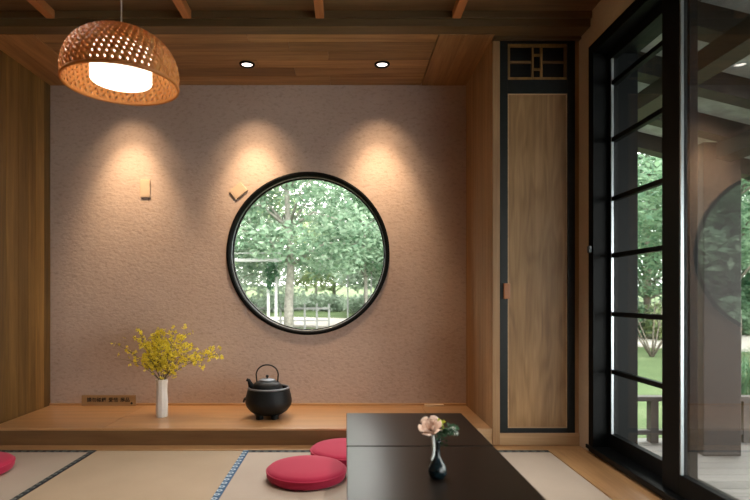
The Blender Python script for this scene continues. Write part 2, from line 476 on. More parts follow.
struct('ceiling', bm, M['roomceil'])
bm = bmesh.new()
box(bm, -3.3, WX, 3.205, 3.33, ZC+0.001, ZM, bev=0.004)
box(bm, -3.3, WX, 3.185, 3.205, ZC+0.045, ZM, bev=0.003)
box(bm, 0.93, WX, 3.33, 3.372, ZC-0.012, ZM, bev=0.002)
struct('trim_3', bm, M['beam'])
for k, xb in enumerate((-2.60, -1.775, -0.954, -0.157, 0.664)):
    struct('trim_%d' % (k+4), B((xb-0.026, xb+0.026, -2.6, 3.184, 2.616, ZM), bev=0.004), M['batten'])

# ------------------------------------------------------------------ raised platform of the recess
pl = thing('alcove_platform', 'low orange wood platform running along the foot of the stucco wall', 'platform', (-0.68, 3.7, 0))
bm = bmesh.new()
for a, b in ((XL, -1.55), (-1.55, 0.575), (0.575, XR)):
    box(bm, a+0.001, b-0.001, YP, YB, ZP-0.014, ZP, bev=0.002)
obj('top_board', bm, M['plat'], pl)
obj('front_board', B((XL, XR, YP+0.004, YP+0.04, 0.0, ZP-0.014), bev=0.001), M['plat_shade'], pl)
obj('wall_cleat', B((XL, XR, YB-0.018, YB-0.001, ZP, ZP+0.016), bev=0.003), M['plat'], pl)
obj('daylit_front_patch', B((0.75, XR+0.006, YP-0.004, YP+0.012, 0.004, ZP-0.003), bev=0.002), M['cabbase'], pl)  # paler patch over the platform front: daylight put into its colour

# ------------------------------------------------------------------ cabinet
YCB = 3.37
cb = thing('built_in_cabinet', 'tall built-in cabinet with black frame and one wood-grain door', 'cabinet', (1.21, YCB, 0))
CL, CR = 0.976, 1.452
bm = bmesh.new()
box(bm, CL, CL+0.05, YCB-0.012, YCB+0.03, 0.082, 2.569, bev=0.003)
box(bm, CR-0.048, CR, YCB-0.012, YCB+0.03, 0.082, 2.569, bev=0.003)
for a, b in ((0.082, 0.112), (2.235, 2.322), (2.553, 2.569)):
    box(bm, CL+0.05, CR-0.048, YCB-0.010, YCB+0.03, a, b, bev=0.002)
obj('face_frame', bm, M['blackwood'], cb)
obj('corner_post', B((XR+0.002, CL-0.001, YCB-0.014, YCB+0.028, 0.005, 2.566), bev=0.003), M['cabpost'], cb)
obj('edge_strip', B((CR+0.001, WX-0.001, YCB-0.004, YCB+0.03, 0.08, 2.566), bev=0.002), M['cabpost'], cb)
obj('carcass', B((CL+0.002, CR-0.002, YCB+0.05, 4.05, 0.03, 2.56)), M['void'], cb)
obj('base_board', B((CL, WX-0.001, YCB-0.014, YCB+0.03, 0.005, 0.081), bev=0.002), M['cabbase'], cb)
dr = obj('door', B((CL+0.053, CR-0.052, YCB-0.002, YCB+0.022, 0.115, 2.230), bev=0.002), M['cab'], cb)
obj('door_edging', B((CL+0.0505, CL+0.0565, YCB-0.006, YCB+0.01, 0.1125, 2.2335), (CR-0.0545, CR-0.0485, YCB-0.006, YCB+0.01, 0.1125, 2.2335),
                     (CL+0.0566, CR-0.0546, YCB-0.006, YCB+0.01, 0.1125, 0.1185), (CL+0.0566, CR-0.0546, YCB-0.006, YCB+0.01, 2.2275, 2.2335)), M['cabbase'], dr)
obj('pull', B((0.995, 1.037, YCB-0.028, YCB-0.012, 0.932, 1.03), bev=0.005), M['pull'], dr)
va, vb, vz0, vz1 = CL+0.052, CR-0.050, 2.324, 2.551
bm = bmesh.new()
def bar(xa, xb, za, zb): box(bm, xa, xb, YCB-0.004, YCB+0.016, za, zb, bev=0.0015)
bar(va, vb, vz1-0.016, vz1); bar(va, vb, vz0, vz0+0.016)
bar(va, va+0.014, vz0+0.016, vz1-0.016); bar(vb-0.014, vb, vz0+0.016, vz1-0.016)
mx_ = (va+vb)/2; mz = (vz0+vz1)/2
for s in (-1, 1):
    bar(mx_+s*0.028-0.006, mx_+s*0.028+0.006, vz0+0.016, vz1-0.016)
    bar(*(sorted((mx_+s*0.034, (vb-0.014) if s > 0 else (va+0.014)))), mz-0.006, mz+0.006)
    bar(mx_-0.022, mx_+0.022, mz+s*0.045-0.006, mz+s*0.045+0.006)
obj('vent_lattice', bm, M['panel'], cb)

# ------------------------------------------------------------------ sliding glass doors
fx0, fx1 = 1.468, 1.735
fr = struct('trim_9', B((fx0, fx1, 3.150, YO-0.002, 0.012, 2.455), (fx0, fx1, YN, 3.150, 2.392, 2.455),
            (fx0, fx1, YN, 3.150, 0.012, 0.052), (fx0, fx1, YN+0.001, YN+0.05, 0.052, 2.392),
            (fx0-0.012, fx0, YN, YO+0.012, 0.03, 0.052), bev=0.003), M['blackframe'])
def leaf(name, X, ya, yb, muntins, stile=0.055, bot=0.085, top=0.045, stile_near=None, bead_far=True):
    z0, z1 = 0.054, 2.390
    sn = stile_near or stile
    t = 0.019
    d = struct(name, B((X-t, X+t, yb-stile, yb, z0, z1), (X-t, X+t, ya, ya+sn, z0, z1),
                       (X-t, X+t, ya+sn, yb-stile, z1-top, z1), (X-t, X+t, ya+sn, yb-stile, z0, z0+bot), bev=0.003), M['blackframe'])
    g0, g1, h0, h1 = ya+sn, yb-stile, z0+bot, z1-top
    obj('pane', B((X-0.003, X+0.003, g0-0.004, g1+0.004, h0-0.004, h1+0.004)), M['glass'] if muntins else M['glass_d'], d)
    obj('bead', B((X-t+0.002, X-0.004, g1-0.009, g1-0.0005, h0, h1)), M['bead'], d)
    for z in muntins:
        obj('muntin', B((X-0.016, X+0.016, g0, g1, z-0.013, z+0.013), bev=0.002), M['blackframe'], d)
    return d
leaf('door_1', 1.575, 2.40, 3.149, (0.504, 0.844, 1.188, 1.52, 1.867, 2.2), stile=0.03, stile_near=0.08)
leaf('door_2', 1.512, 1.15, 2.505, (), stile=0.13, bot=0.095, stile_near=0.1)
leaf('door_3', 1.575, -0.15, 1.25, (), stile=0.1, stile_near=0.1)
leaf('door_4', 1.512, -1.54, -0.05, (), stile=0.1, stile_near=0.1)
# small latch on the jamb
obj('latch', B((1.452, 1.468, 3.165, 3.195, 1.21, 1.25), bev=0.003), M['iron_l'], fr)

# ------------------------------------------------------------------ tatami mats
def mat_(name, label, xa, xb, m, borders):
    t = thing(name, label, 'tatami mat', ((xa+xb)/2, 2.35, -0.03), 'tatami mats')
    obj('mat', B((xa+0.001, xb-0.001, 1.452, 3.258, -0.03, 0.0), bev=0.003), m, t)
    for (a, b, c, d, hm) in borders:
        obj('border', B((a, b, c, d, -0.004, 0.0025), bev=0.001), hm, t)
    return t
W = 0.036
mat_('tatami_mat', 'pale tatami mat at the far left with a narrow black border', -2.45, -1.533, M['tatami'],
     [(-2.45, -1.564, 3.222, 3.259, M['heri_d']), (-1.564, -1.534, 1.452, 3.259, M['heri_a'])])
mat_('tatami_mat', 'tan borderless tatami mat between two paler mats', -1.533, -0.631, M['tatami_t'], [])
mat_('tatami_mat', 'pale tatami mat under the red cushions with a blue scroll border', -0.631, 0.304, M['tatami'],
     [(-0.630, -0.630+W, 1.452, 3.259, M['heri_b']), (-0.594, 0.303, 3.222, 3.259, M['heri_d'])])
mat_('tatami_mat', 'pale tatami mat between the dark table and the window floor strip', 0.304, 1.243, M['tatami'],
     [(0.305, 1.242, 3.222, 3.259, M['heri_d'])])

# ------------------------------------------------------------------ low tables
def table(label, ya, yb):
    t = thing('low_table', label, 'table', (0.301, (ya+yb)/2, 0), 'pair of low dark tables')
    zt = 0.33
    obj('tabletop', B((0.002, 0.611, ya+0.002, yb-0.002, zt-0.034, zt), bev=0.004), M['table'], t)
    obj('apron', B((0.06, 0.542, ya+0.06, ya+0.08, zt-0.095, zt-0.034), (0.06, 0.542, yb-0.08, yb-0.06, zt-0.095, zt-0.034),
                   (0.06, 0.08, ya+0.08, yb-0.08, zt-0.095, zt-0.034), (0.522, 0.542, ya+0.08, yb-0.08, zt-0.095, zt-0.034)), M['table'], t)
    for xa in (0.05, 0.507):
        for y in (ya+0.05, yb-0.095):
            obj('leg', B((xa, xa+0.045, y, y+0.045, 0.0, zt-0.034), bev=0.004), M['table'], t)
    return t
table('low black-brown table farther away, nearest the wooden platform', 2.192, 2.812)
table('low black-brown table in front, carrying the small dark bud vase', 1.57, 2.188)

# ------------------------------------------------------------------ cushions
def cushion(label, x, y, r=0.212):
    t = thing('floor_cushion', label, 'cushion', (x, y, 0), 'round crimson floor cushions')
    prof = [(0.0, 0.003), (r*0.9, 0.003), (r*0.965, 0.010), (r*0.995, 0.024), (r, 0.042)]
    bm = bmesh.new()
    lathe(bm, (x, y, 0), prof + [(r*0.985, 0.052), (r*0.945, 0.060), (r*0.86, 0.066), (r*0.6, 0.072), (r*0.3, 0.074), (0.0005, 0.074)], 64)
    obj('cover', bm, M['cushion'], t)
    bm = bmesh.new()
    lathe(bm, (x, y, 0), [(r-0.003, 0.042), (r+0.003, 0.044), (r+0.003, 0.048), (r-0.004, 0.051)], 64, closed=True)
    obj('piping', bm, M['cushion'], t)
    return t
cushion('whole round crimson cushion on the mat left of the near table', -0.206, 2.765, 0.207)
cushion('round crimson cushion partly hidden behind the far end of the tables', 0.003, 3.122)
cushion('dark red cushion cut off at the left edge of the photo', -2.02, 2.835)

# ------------------------------------------------------------------ kettle and brazier
BX, BY = -0.538, 3.69
br = thing('iron_brazier', 'round black iron brazier on three feet holding the kettle', 'brazier', (BX, BY, ZP))
prof = [(0.0005, 0.026), (0.078, 0.024), (0.098, 0.028), (0.130, 0.050), (0.153, 0.080), (0.1605, 0.104), (0.160, 0.126), (0.154, 0.160),
        (0.146, 0.190), (0.144, 0.203), (0.134, 0.206), (0.129, 0.202), (0.131, 0.190), (0.138, 0.160), (0.143, 0.13), (0.138, 0.10), (0.115, 0.07), (0.09, 0.058), (0.0005, 0.052)]
bm = bmesh.new(); lathe(bm, (BX, BY, ZP), prof, 64); obj('bowl', bm, M['iron'], br)
bm = bmesh.new(); lathe(bm, (BX, BY, ZP), [(0.131, 0.200), (0.144, 0.200), (0.146, 0.205), (0.142, 0.211), (0.133, 0.211), (0.129, 0.205)], 64, closed=True)
obj('rim', bm, M['iron_l'], br)
for a in (-90-38, -90+38, 90):
    ca, sa = math.cos(math.radians(a)), math.sin(math.radians(a))
    bm = bmesh.new()
    lathe(bm, (BX+0.085*ca, BY+0.085*sa, ZP), [(0.025, 0.0), (0.027, 0.005), (0.025, 0.018), (0.032, 0.034)], 16)
    obj('foot', bm, M['iron'], br)
for s, al in ((1, 188), (1, 62)):
    bm = bmesh.new()
    tube(bm, [(0.150, -0.022, 0.138), (0.166, -0.013, 0.128), (0.171, 0, 0.112), (0.166, 0.013, 0.128), (0.150, 0.022, 0.138)], 0.0075, 8)
    bm.transform(Matrix.Translation((BX, BY, ZP)) @ Matrix.Rotation(math.radians(al), 4, 'Z'))
    obj('lug', bm, M['iron'], br)
# coals bed that carries the kettle
bm = bmesh.new(); lathe(bm, (BX, BY, ZP), [(0.0005, 0.052), (0.085, 0.056), (0.11, 0.072), (0.10, 0.10), (0.05, 0.112), (0.0005, 0.113)], 32)
obj('ash_bed', bm, plain('grey_ash', (0.12, 0.115, 0.11), 0.95, bump=0.8, bscale=60), br)

KX, KZ = BX-0.010, ZP+0.113
kt = thing('iron_kettle', 'black iron kettle with arched handle sitting in the brazier', 'kettle', (KX, BY, KZ))
prof = [(0.0005, 0.0), (0.06, 0.0), (0.088, 0.014), (0.105, 0.045), (0.108, 0.075), (0.104, 0.098), (0.094, 0.118), (0.078, 0.132), (0.060, 0.138), (0.0005, 0.138)]
bm = bmesh.new(); lathe(bm, (KX, BY, KZ), prof, 56); obj('body', bm, M['iron'], kt)
bm = bmesh.new(); lathe(bm, (KX, BY, KZ), [(0.0005, 0.1375), (0.058, 0.1375), (0.060, 0.142), (0.054, 0.148), (0.040, 0.153), (0.02, 0.156), (0.0005, 0.157)], 48)
lid = obj('lid', bm, M['iron_l'], kt)
bm = bmesh.new(); lathe(bm, (KX, BY, KZ), [(0.0005, 0.156), (0.006, 0.156), (0.005, 0.162), (0.011, 0.168), (0.012, 0.174), (0.007, 0.180), (0.0005, 0.181)], 20)
obj('knob', bm, M['iron'], lid)
bm = bmesh.new()
tube(bm, [(KX-0.085, BY-0.012, KZ+0.085), (KX-0.110, BY-0.02, KZ+0.108), (KX-0.117, BY-0.022, KZ+0.128), (KX-0.124, BY-0.024, KZ+0.146), (KX-0.140, BY-0.026, KZ+0.152)], [0.026, 0.021, 0.0155, 0.012, 0.010], 14)
obj('spout', bm, M['iron'], kt)
pts = []
for k in range(21):
    u = k/20; a = PI*(1-u)
    ww = 0.080 + 0.004*math.sin(a)
    pts.append((KX+0.078*math.cos(a)*(1.0 if abs(math.cos(a)) < .99 else 0.96), BY, KZ+0.165+0.085*math.sin(a)**0.8))
pts = [(KX-0.072, BY, KZ+0.128)] + pts + [(KX+0.072, BY, KZ+0.128)]
bm = bmesh.new(); tube(bm, pts, 0.0052, 10); obj('handle', bm, M['iron'], kt)

# ------------------------------------------------------------------ white vase and yellow sprays
VX, VY = -1.285, 3.70
vs = thing('flower_vase', 'tall faceted white vase on the platform holding yellow blossom', 'vase', (VX, VY, ZP))
prof = [(0.0005, 0.0), (0.038, 0.0), (0.041, 0.004), (0.0425, 0.05), (0.041, 0.12), (0.038, 0.18), (0.040, 0.225), (0.0445, 0.262), (0.0395, 0.262), (0.034, 0.22), (0.034, 0.14), (0.035, 0.03), (0.0005, 0.02)]
bm = bmesh.new(); lathe(bm, (VX, VY, ZP), prof, 10)
for f in bm.faces: f.smooth = False
obj('vase_body', bm, M['white'], vs)

def blossoms(name, pts, size, mat, parent, seed, petals=4):
    r = np.random.default_rng(seed)
    base = np.array(root_loc(parent))
    V, Fc = [], []
    for p in pts:
        d = r.normal(size=3); d[1] -= 0.9; d[2] += 0.2; d /= np.linalg.norm(d)
        u = np.cross(d, [0.3, 0.2, 0.9]); u /= np.linalg.norm(u); w = np.cross(d, u)
        s = size*r.uniform(0.7, 1.25)
        for k in range(petals):
            a = 2*PI*k/petals + r.uniform(-.2, .2)
            e = np.cos(a)*u + np.sin(a)*w; g = -np.sin(a)*u + np.cos(a)*w
            i = len(V)
            c = np.array(p) - base
            V += [c, c + e*s*0.55 + g*s*0.38 + d*s*0.10, c + e*s - d*s*0.12, c + e*s*0.55 - g*s*0.38 + d*s*0.10]
            Fc.append((i, i+1, i+2, i+3))
    me = bpy.data.meshes.new(name); me.from_pydata([tuple(v) for v in V], [], Fc)
    return link(name, me, mat, parent)

def spray(label, tip, bend, nb, seed, dens=1.0, group='yellow sprays in the white vase'):
    """one arching stem with short side twigs and rows of small blossom"""
    r = random.Random(seed)
    s = thing('blossom_spray', label, 'flower spray', (VX, VY, ZP+0.02), group)
    a = Vector((VX + r.uniform(-.012, .012), VY + r.uniform(-.012, .012), ZP+0.022))
    mid = Vector((VX + 0.22*tip[0]*0.12, VY + tip[1]*0.03, ZP+0.265))
    lim = 0.024
    mid.x = VX + max(-lim, min(lim, tip[0]*0.09)); mid.y = VY + max(-lim, min(lim, tip[1]*0.09))
    end = Vector((VX+tip[0], VY+tip[1], ZP+tip[2]))
    ctrl = Vector((mid.x*0.55+end.x*0.45, mid.y*0.55+end.y*0.45, end.z*0.65+mid.z*0.35+bend))
    pts = [a, mid]
    for k in range(1, 13):
        u = k/12
        pts.append(mid*(1-u)**2 + ctrl*2*u*(1-u) + end*u*u)
    bm = bmesh.new(); n = len(pts)
    tube(bm, pts, [0.0028*(1-0.7*i/n) for i in range(n)], 6)
    bl = []
    for j in range(nb):
        u = r.uniform(0.22, 0.98)
        i = 1+u*12; k = int(min(i, 12)); p = pts[k].lerp(pts[min(k+1, n-1)], i-k)
        L_ = r.uniform(0.02, 0.085)*(1.15-0.5*u)
        d = Vector((r.uniform(-1, 1), r.uniform(-.9, .7), r.uniform(-.4, 1))).normalized()
        q = p + d*L_
        q.y = min(q.y, YB-0.03)
        if L_ > 0.03: tube(bm, [p, p.lerp(q, .5)+Vector((0, 0, .004)), q], 0.0009, 4)
        for _ in range(max(1, round(dens*r.choice((1, 2, 2, 3))))):
            e = q + Vector((r.gauss(0, .009), r.gauss(0, .009), r.gauss(0, .009)))
            e.y = min(e.y, YB-0.02); bl.append(e)
    obj('stem', bm, M['stem'], s)
    blossoms('blossom', bl, 0.0145, M['bloom'], s, seed)
    return s
# (label, tip, bend, twigs, seed, density)
ctr = 'upright yellow blossom spray in the crowded middle of the white vase'
spray('yellow blossom spray reaching farthest right out of the white vase, bright at its tip', (0.43, -0.04, 0.445), 0.03, 44, 1, 1.4)
spray('short yellow spray drooping low to the right of the white vase', (0.24, -0.10, 0.40), 0.05, 16, 2, .8)
spray('thin sparse yellow spray reaching farthest left out of the white vase', (-0.38, 0.03, 0.52), 0.03, 22, 3, .7)
spray('thin yellow spray low on the left of the white vase', (-0.31, -0.05, 0.41), 0.05, 15, 4, .7)
spray('tallest yellow blossom spray, rising just left of the vase mouth', (-0.04, 0.06, 0.60), 0.0, 30, 5, 1.0)
spray('tall yellow spray leaning right of centre above the white vase', (0.16, 0.08, 0.58), 0.0, 30, 6, 1.0)
spray('yellow spray leaning left above the white vase, tip bare and high', (-0.19, 0.08, 0.575), 0.0, 26, 7, .9)
for i, (tx, ty, tz) in enumerate([(-0.10, -0.09, 0.53), (0.02, -0.12, 0.52), (0.10, -0.08, 0.53), (0.21, -0.02, 0.49), (-0.03, 0.0, 0.57), (0.07, 0.05, 0.58), (-0.13, 0.0, 0.46), (0.12, -0.12, 0.45), (-0.06, -0.12, 0.44)]):
    spray(ctr, (tx, ty, tz), 0.0, 34, 20+i, 1.0)

# ------------------------------------------------------------------ small sign, wall plates, card
SX, SZ = -1.815, ZP+0.017
sg = thing('wooden_sign', 'small wooden sign with black characters leaning on the wall', 'sign', (SX, 4.05, ZP))
bm = B((SX-0.206, SX+0.206, 4.052, 4.064, ZP+0.001, ZP+0.083), bev=0.0015)
obj('board', bm, M['sign'], sg)
def text(body, x, y, z, size, mat, parent):
    cu = bpy.data.curves.new('txt', 'FONT'); cu.body = body; cu.size = size; cu.extrude = 0.0006
    cu.align_x = 'CENTER'; cu.align_y = 'CENTER'; cu.offset = size*0.012
    t = bpy.data.objects.new('txt', cu); COL.objects.link(t)
    bpy.context.view_layer.update()
    me = bpy.data.meshes.new_from_object(t.evaluated_get(bpy.context.evaluated_depsgraph_get()))
    bpy.data.objects.remove(t)
    me.transform(Matrix.Rotation(PI/2, 4, 'X'))
    b = root_loc(parent)
    me.transform(Matrix.Translation(Vector((x, y, z))-b))
    me.materials.clear()
    return link('lettering', me, mat, parent)
text('請勿碰觸', SX-0.092, 4.0508, ZP+0.046, 0.037, M['ink'], sg)
text('愛惜', SX+0.036, 4.0508, ZP+0.046, 0.037, M['ink'], sg)
text('展品', SX+0.126, 4.0508, ZP+0.046, 0.037, M['ink'], sg)
bm = bmesh.new(); lathe(bm, (SX+0.176, 4.0512, ZP+0.022), [(0.0085, -0.001), (0.0085, 0.001)], 20, 'Y'); obj('seal_dot', bm, M['ink'], sg)

def plate(label, px, py, w, h, rot):
    x = (px-346)/129.5; z = EYE-(py-296)/129.5
    t = thing('wall_plate', label, 'wall plate', (x, YB, z), 'beige plates on the stucco wall')
    bm = B((-w/2, w/2, -0.012, 0.002, -h/2, h/2), bev=0.003)
    bm.transform(Matrix.Rotation(rot, 4, 'Y')); bm.transform(Matrix.Translation((x, YB, z)))
    obj('cover', bm, M['plate'], t)
    bm = B((-w*.38, w*.38, -0.0132, -0.011, -h*.42, h*.42), bev=0.0005)
    bm.transform(Matrix.Rotation(rot, 4, 'Y')); bm.transform(Matrix.Translation((x, YB, z)))
    obj('face', bm, M['plate'], t)
plate('upright beige plate on the stucco wall left of the round window', 145.5, 188.5, 0.075, 0.135, 0)
plate('tilted beige plate on the wall at the upper left of the round window', 238.5, 191, 0.115, 0.085, math.radians(-40))
c = obj('wood_card', B((0.60, 0.745, 4.035, 4.068, ZP+0.0005, ZP+0.014), bev=0.002), M['card'], org=(0.67, 4.05, ZP))
tag(c, 'small pale wooden strip lying on the platform against the wall, right of the table', 'wood strip')

# ------------------------------------------------------------------ bud vase
UX, UY, UZ = 0.312, 1.81, 0.33
bv = thing('bud_vase', 'small dark teal bud vase with narrow neck on the near table', 'vase', (UX, UY, UZ))
prof = [(0.0005, 0.0), (0.022, 0.0), (0.027, 0.006), (0.0315, 0.02), (0.031, 0.032), (0.025, 0.047), (0.015, 0.062), (0.0095, 0.078), (0.0085, 0.10), (0.0095, 0.118), (0.014, 0.130), (0.011, 0.130), (0.0065, 0.118), (0.006, 0.09), (0.0005, 0.085)]
bm = bmesh.new(); lathe(bm, (UX, UY, UZ), prof, 36); obj('vase_body', bm, M['budvase'], bv)

ro = thing('rose', 'pale peach rose in the small dark bud vase', 'flower', (UX, UY, UZ+0.09))
RC = Vector((UX-0.022, UY-0.012, UZ+0.167))
def petal(bm, c, ax, ang, rad, h, w, open_):
    d = Vector((math.cos(ang), math.sin(ang), 0)); g = Vector((-d.y, d.x, 0)); rows = []
    for i in range(6):
        v = i/5
        rr = rad*(0.35 + 0.65*math.sin(v*PI*0.55)) + open_*v**2*0.016
        row = []
        for j in range(7):
            u = (j/6-0.5)*2
            a = u*w*(0.55+0.45*math.sin(PI*min(v+.15, 1)))
            e = d*math.cos(a) + g*math.sin(a)
            row.append(bm.verts.new(c + e*rr + Vector((0, 0, h*v*(1-0.16*u*u)-0.2*h))))
        rows.append(row)
    for A, C_ in zip(rows, rows[1:]):
        for j in range(6):
            f = bm.faces.new((A[j], A[j+1], C_[j+1], C_[j])); f.smooth = True
bm = bmesh.new()
for ring, (n, rad, h, w, op) in enumerate([(3, 0.006, 0.034, 1.2, 0.05), (4, 0.012, 0.034, 0.95, 0.25), (5, 0.018, 0.032, 0.8, 0.6), (6, 0.023, 0.027, 0.7, 1.1)]):
    for k in range(n):
        petal(bm, RC + Vector((0, 0, 0.004)), None, 2*PI*k/n+ring*0.7, rad, h, w, op)
bm.transform(Matrix.Translation(RC) @ Matrix.Rotation(math.radians(38), 4, 'X') @ Matrix.Rotation(math.radians(-18), 4, 'Y') @ Matrix.Translation(-RC))
o = obj('petals', bm, M['rose'], ro)
md = o.modifiers.new('thick', 'SOLIDIFY'); md.thickness = 0.0008
bm = bmesh.new(); tube(bm, [(UX, UY, UZ+0.092), (UX-0.001, UY-0.001, UZ+0.128), (UX-0.010, UY-0.004, UZ+0.150), RC-Vector((0, 0, 0.004))], 0.0018, 6); obj('stem', bm, M['leaf'], ro)

def sprig(label, tip, mat, n, size, seed, cat='flower', leaves=0):
    r = random.Random(seed)
    t = thing('flower_sprig', label, cat, (UX, UY, UZ+0.09))
    bm = bmesh.new(); e = Vector((UX+tip[0], UY+tip[1], UZ+tip[2])); m = Vector((UX+0.002, UY-0.001, UZ+0.128))
    tube(bm, [(UX+0.001, UY, UZ+0.092), m, m.lerp(e, .5)+Vector((0, 0, .008)), e], 0.0014, 6)
    obj('stem', bm, M['leaf'], t)
    bl = [e + Vector((r.gauss(0, size*.9), r.gauss(0, size*.6), r.gauss(0, size*.8))) for _ in range(n)]
    blossoms('blossom', bl, size, mat, t, seed, 5)
    if leaves:
        lf = [m.lerp(e, r.uniform(.4, 1.2)) + Vector((r.gauss(0, .010), r.gauss(0, .008), r.gauss(0, .010))) for _ in range(leaves)]
        blossoms('leaf', lf, 0.017, M['leaf'], t, seed+1, 2)
    return t
sprig('small yellow-green flower beside the rose in the bud vase', (0.010, -0.006, 0.182), M['petal_y'], 14, 0.009, 51)
sprig('sprig of small white flowers and dark leaves right of the rose', (0.045, -0.012, 0.166), M['petal_w'], 20, 0.0085, 52, leaves=34)
# pale curled leaf hanging down the neck
lp = thing('hanging_leaf', 'long pale leaf hanging from the rose down the bud vase neck', 'leaf', (UX-0.02, UY-0.02, UZ+0.09))
bm = bmesh.new()
cl = [(-0.018, -0.016, 0.155), (-0.0195, -0.022, 0.142), (-0.018, -0.025, 0.125), (-0.017, -0.026, 0.105), (-0.019, -0.030, 0.088), (-0.024, -0.036, 0.076), (-0.026, -0.038, 0.070)]
wd = [0.003, 0.0055, 0.006, 0.006, 0.0055, 0.0055, 0.002]
for s in (0,):
    prev = None
    for (x, y, z), w in zip(cl, wd):
        row = [bm.verts.new((UX+x+k*w, UY+y+abs(k)*0.002, UZ+z)) for k in (-1, 0, 1)]
        if prev:
            for j in range(2):
                f = bm.faces.new((prev[j], prev[j+1], row[j+1], row[j])); f.smooth = True
        prev = row
o = obj('blade', bm, M['petal_w'], lp)
md = o.modifiers.new('thick', 'SOLIDIFY'); md.thickness = 0.001

# ------------------------------------------------------------------ woven pendant lamp
PX, PY, PZ = -0.952, 2.246, 1.842
pd = thing('pendant_lamp', 'woven bamboo dome pendant lamp hanging at the upper left', 'lamp', (PX, PY, ZM))
# half-round profile: rim, bulge, crown
pr = []
for k in range(41):
    u = k/40
    a = -0.20 + u*(PI/2+0.20)
    pr.append((0.234*max(math.cos(a), 0.0)**0.80, 0.044 + (0.186*math.sin(a) if a > 0 else 0.215*math.sin(a))))
def prof_at(u):
    i = min(int(u*40), 39); f = u*40-i
    return pr[i][0]*(1-f)+pr[i+1][0]*f, pr[i][1]*(1-f)+pr[i+1][1]*f
NS = 54; TWS = {1: 0.55, -1: 1.45}; TT = 1.0
def weave(sgn, phase):
    bm = bmesh.new()
    for s in range(NS):
        prev = None
        for k in range(55):
            u = 0.96*k/54
            r, h = prof_at(u)
            ph = 2*PI*s/NS + sgn*TWS[sgn]*u
            # over and under: crossings come every half pitch along the strip
            wv = math.sin(PI*(2*TT*u/(2*PI/NS)) + phase + PI*s)*0.0022
            hw = (0.37 if sgn > 0 else 0.36)*2*PI/NS
            row = []
            for q in (-1, 1):
                ang = ph + q*hw
                rr = r + wv
                row.append(bm.verts.new((PX+rr*math.cos(ang), PY+rr*math.sin(ang), PZ+h)))
            if prev:
                f = bm.faces.new((prev[0], prev[1], row[1], row[0])); f.smooth = True
            prev = row
    return bm
for sgn, phs in ((1, 0.0), (-1, PI)):
    o = obj('woven_strips', weave(sgn, phs), M['bamboo'], pd)
    md = o.modifiers.new('thick', 'SOLIDIFY'); md.thickness = 0.0012
bm = bmesh.new()
r0, h0 = prof_at(0)
lathe(bm, (PX, PY, PZ), [(r0-0.004, h0-0.004), (r0+0.004, h0-0.004), (r0+0.006, h0+0.003), (r0+0.003, h0+0.009), (r0-0.003, h0+0.009)], 72, closed=True)
obj('rim_hoop', bm, M['bamboo'], pd)
bm = bmesh.new(); lathe(bm, (PX, PY, PZ), [(0.0005, 0.224), (0.05, 0.224), (0.055, 0.227), (0.05, 0.234), (0.0005, 0.236)], 32)
obj('crown_cap', bm, M['bamboo'], pd)
bm = bmesh.new(); lathe(bm, (PX, PY, PZ), [(0.0005, 0.016), (0.119, 0.016), (0.122, 0.020), (0.122, 0.150), (0.0005, 0.150)], 64)
obj('diffuser', bm, M['diffuser'], pd)
bm = bmesh.new(); tube(bm, [(PX, PY, PZ+0.150), (PX, PY, ZM)], 0.0028, 8); obj('cord', bm, M['cord'], pd)
bm = bmesh.new(); lathe(bm, (PX, PY, ZM), [(0.05, 0.0), (0.05, -0.015), (0.012, -0.03)], 32); obj('ceiling_rose', bm, M['cord'], pd)

# ------------------------------------------------------------------ recessed downlights
def spot(loc, target, power, size, blend, col, rad=0.02):
    l = bpy.data.lights.new('spot', 'SPOT'); l.energy = power; l.spot_size = math.radians(size); l.spot_blend = blend
    l.color = col; l.shadow_soft_size = rad
    o = bpy.data.objects.new('downlight_or_fill_beam', l); COL.objects.link(o); o.location = loc
    o.rotation_euler = (Vector(target)-Vector(loc)).to_track_quat('-Z', 'Y').to_euler()
    return o
WARM = (1.0, 0.70, 0.42)
YD = 3.722
for x, lab in ((-1.643, 'recessed ceiling downlight hidden behind the woven pendant lamp'), (-0.695, 'small black-ringed ceiling downlight left of the round window centre'),
               (0.253, 'small black-ringed ceiling downlight nearest the tall cabinet')):
    t = thing('recessed_downlight', lab, 'downlight', (x, YD, ZC), 'downlights over the stucco wall')
    bm = bmesh.new(); lathe(bm, (x, YD, ZC), [(0.037, 0.012), (0.037, -0.008), (0.041, -0.012), (0.051, -0.010), (0.055, -0.0005), (0.055, 0.012)], 36, closed=True)
    obj('trim_ring', bm, M['blackframe'], t)
    bm = bmesh.new(); lathe(bm, (x, YD, ZC), [(0.036, -0.0015), (0.036, 0.008)], 32)
    obj('lens', bm, M['lens'], t)
    spot((x, YD, ZC-0.016), (x, YD+math.tan(math.radians(16.5)), ZC-1.016), 62, 53, 1.0, WARM, 0.03)
    spot((x, YD, ZC-0.016), (x, YD+math.tan(math.radians(22)), ZC-1.016), 15, 74, 1.0, WARM, 0.03)

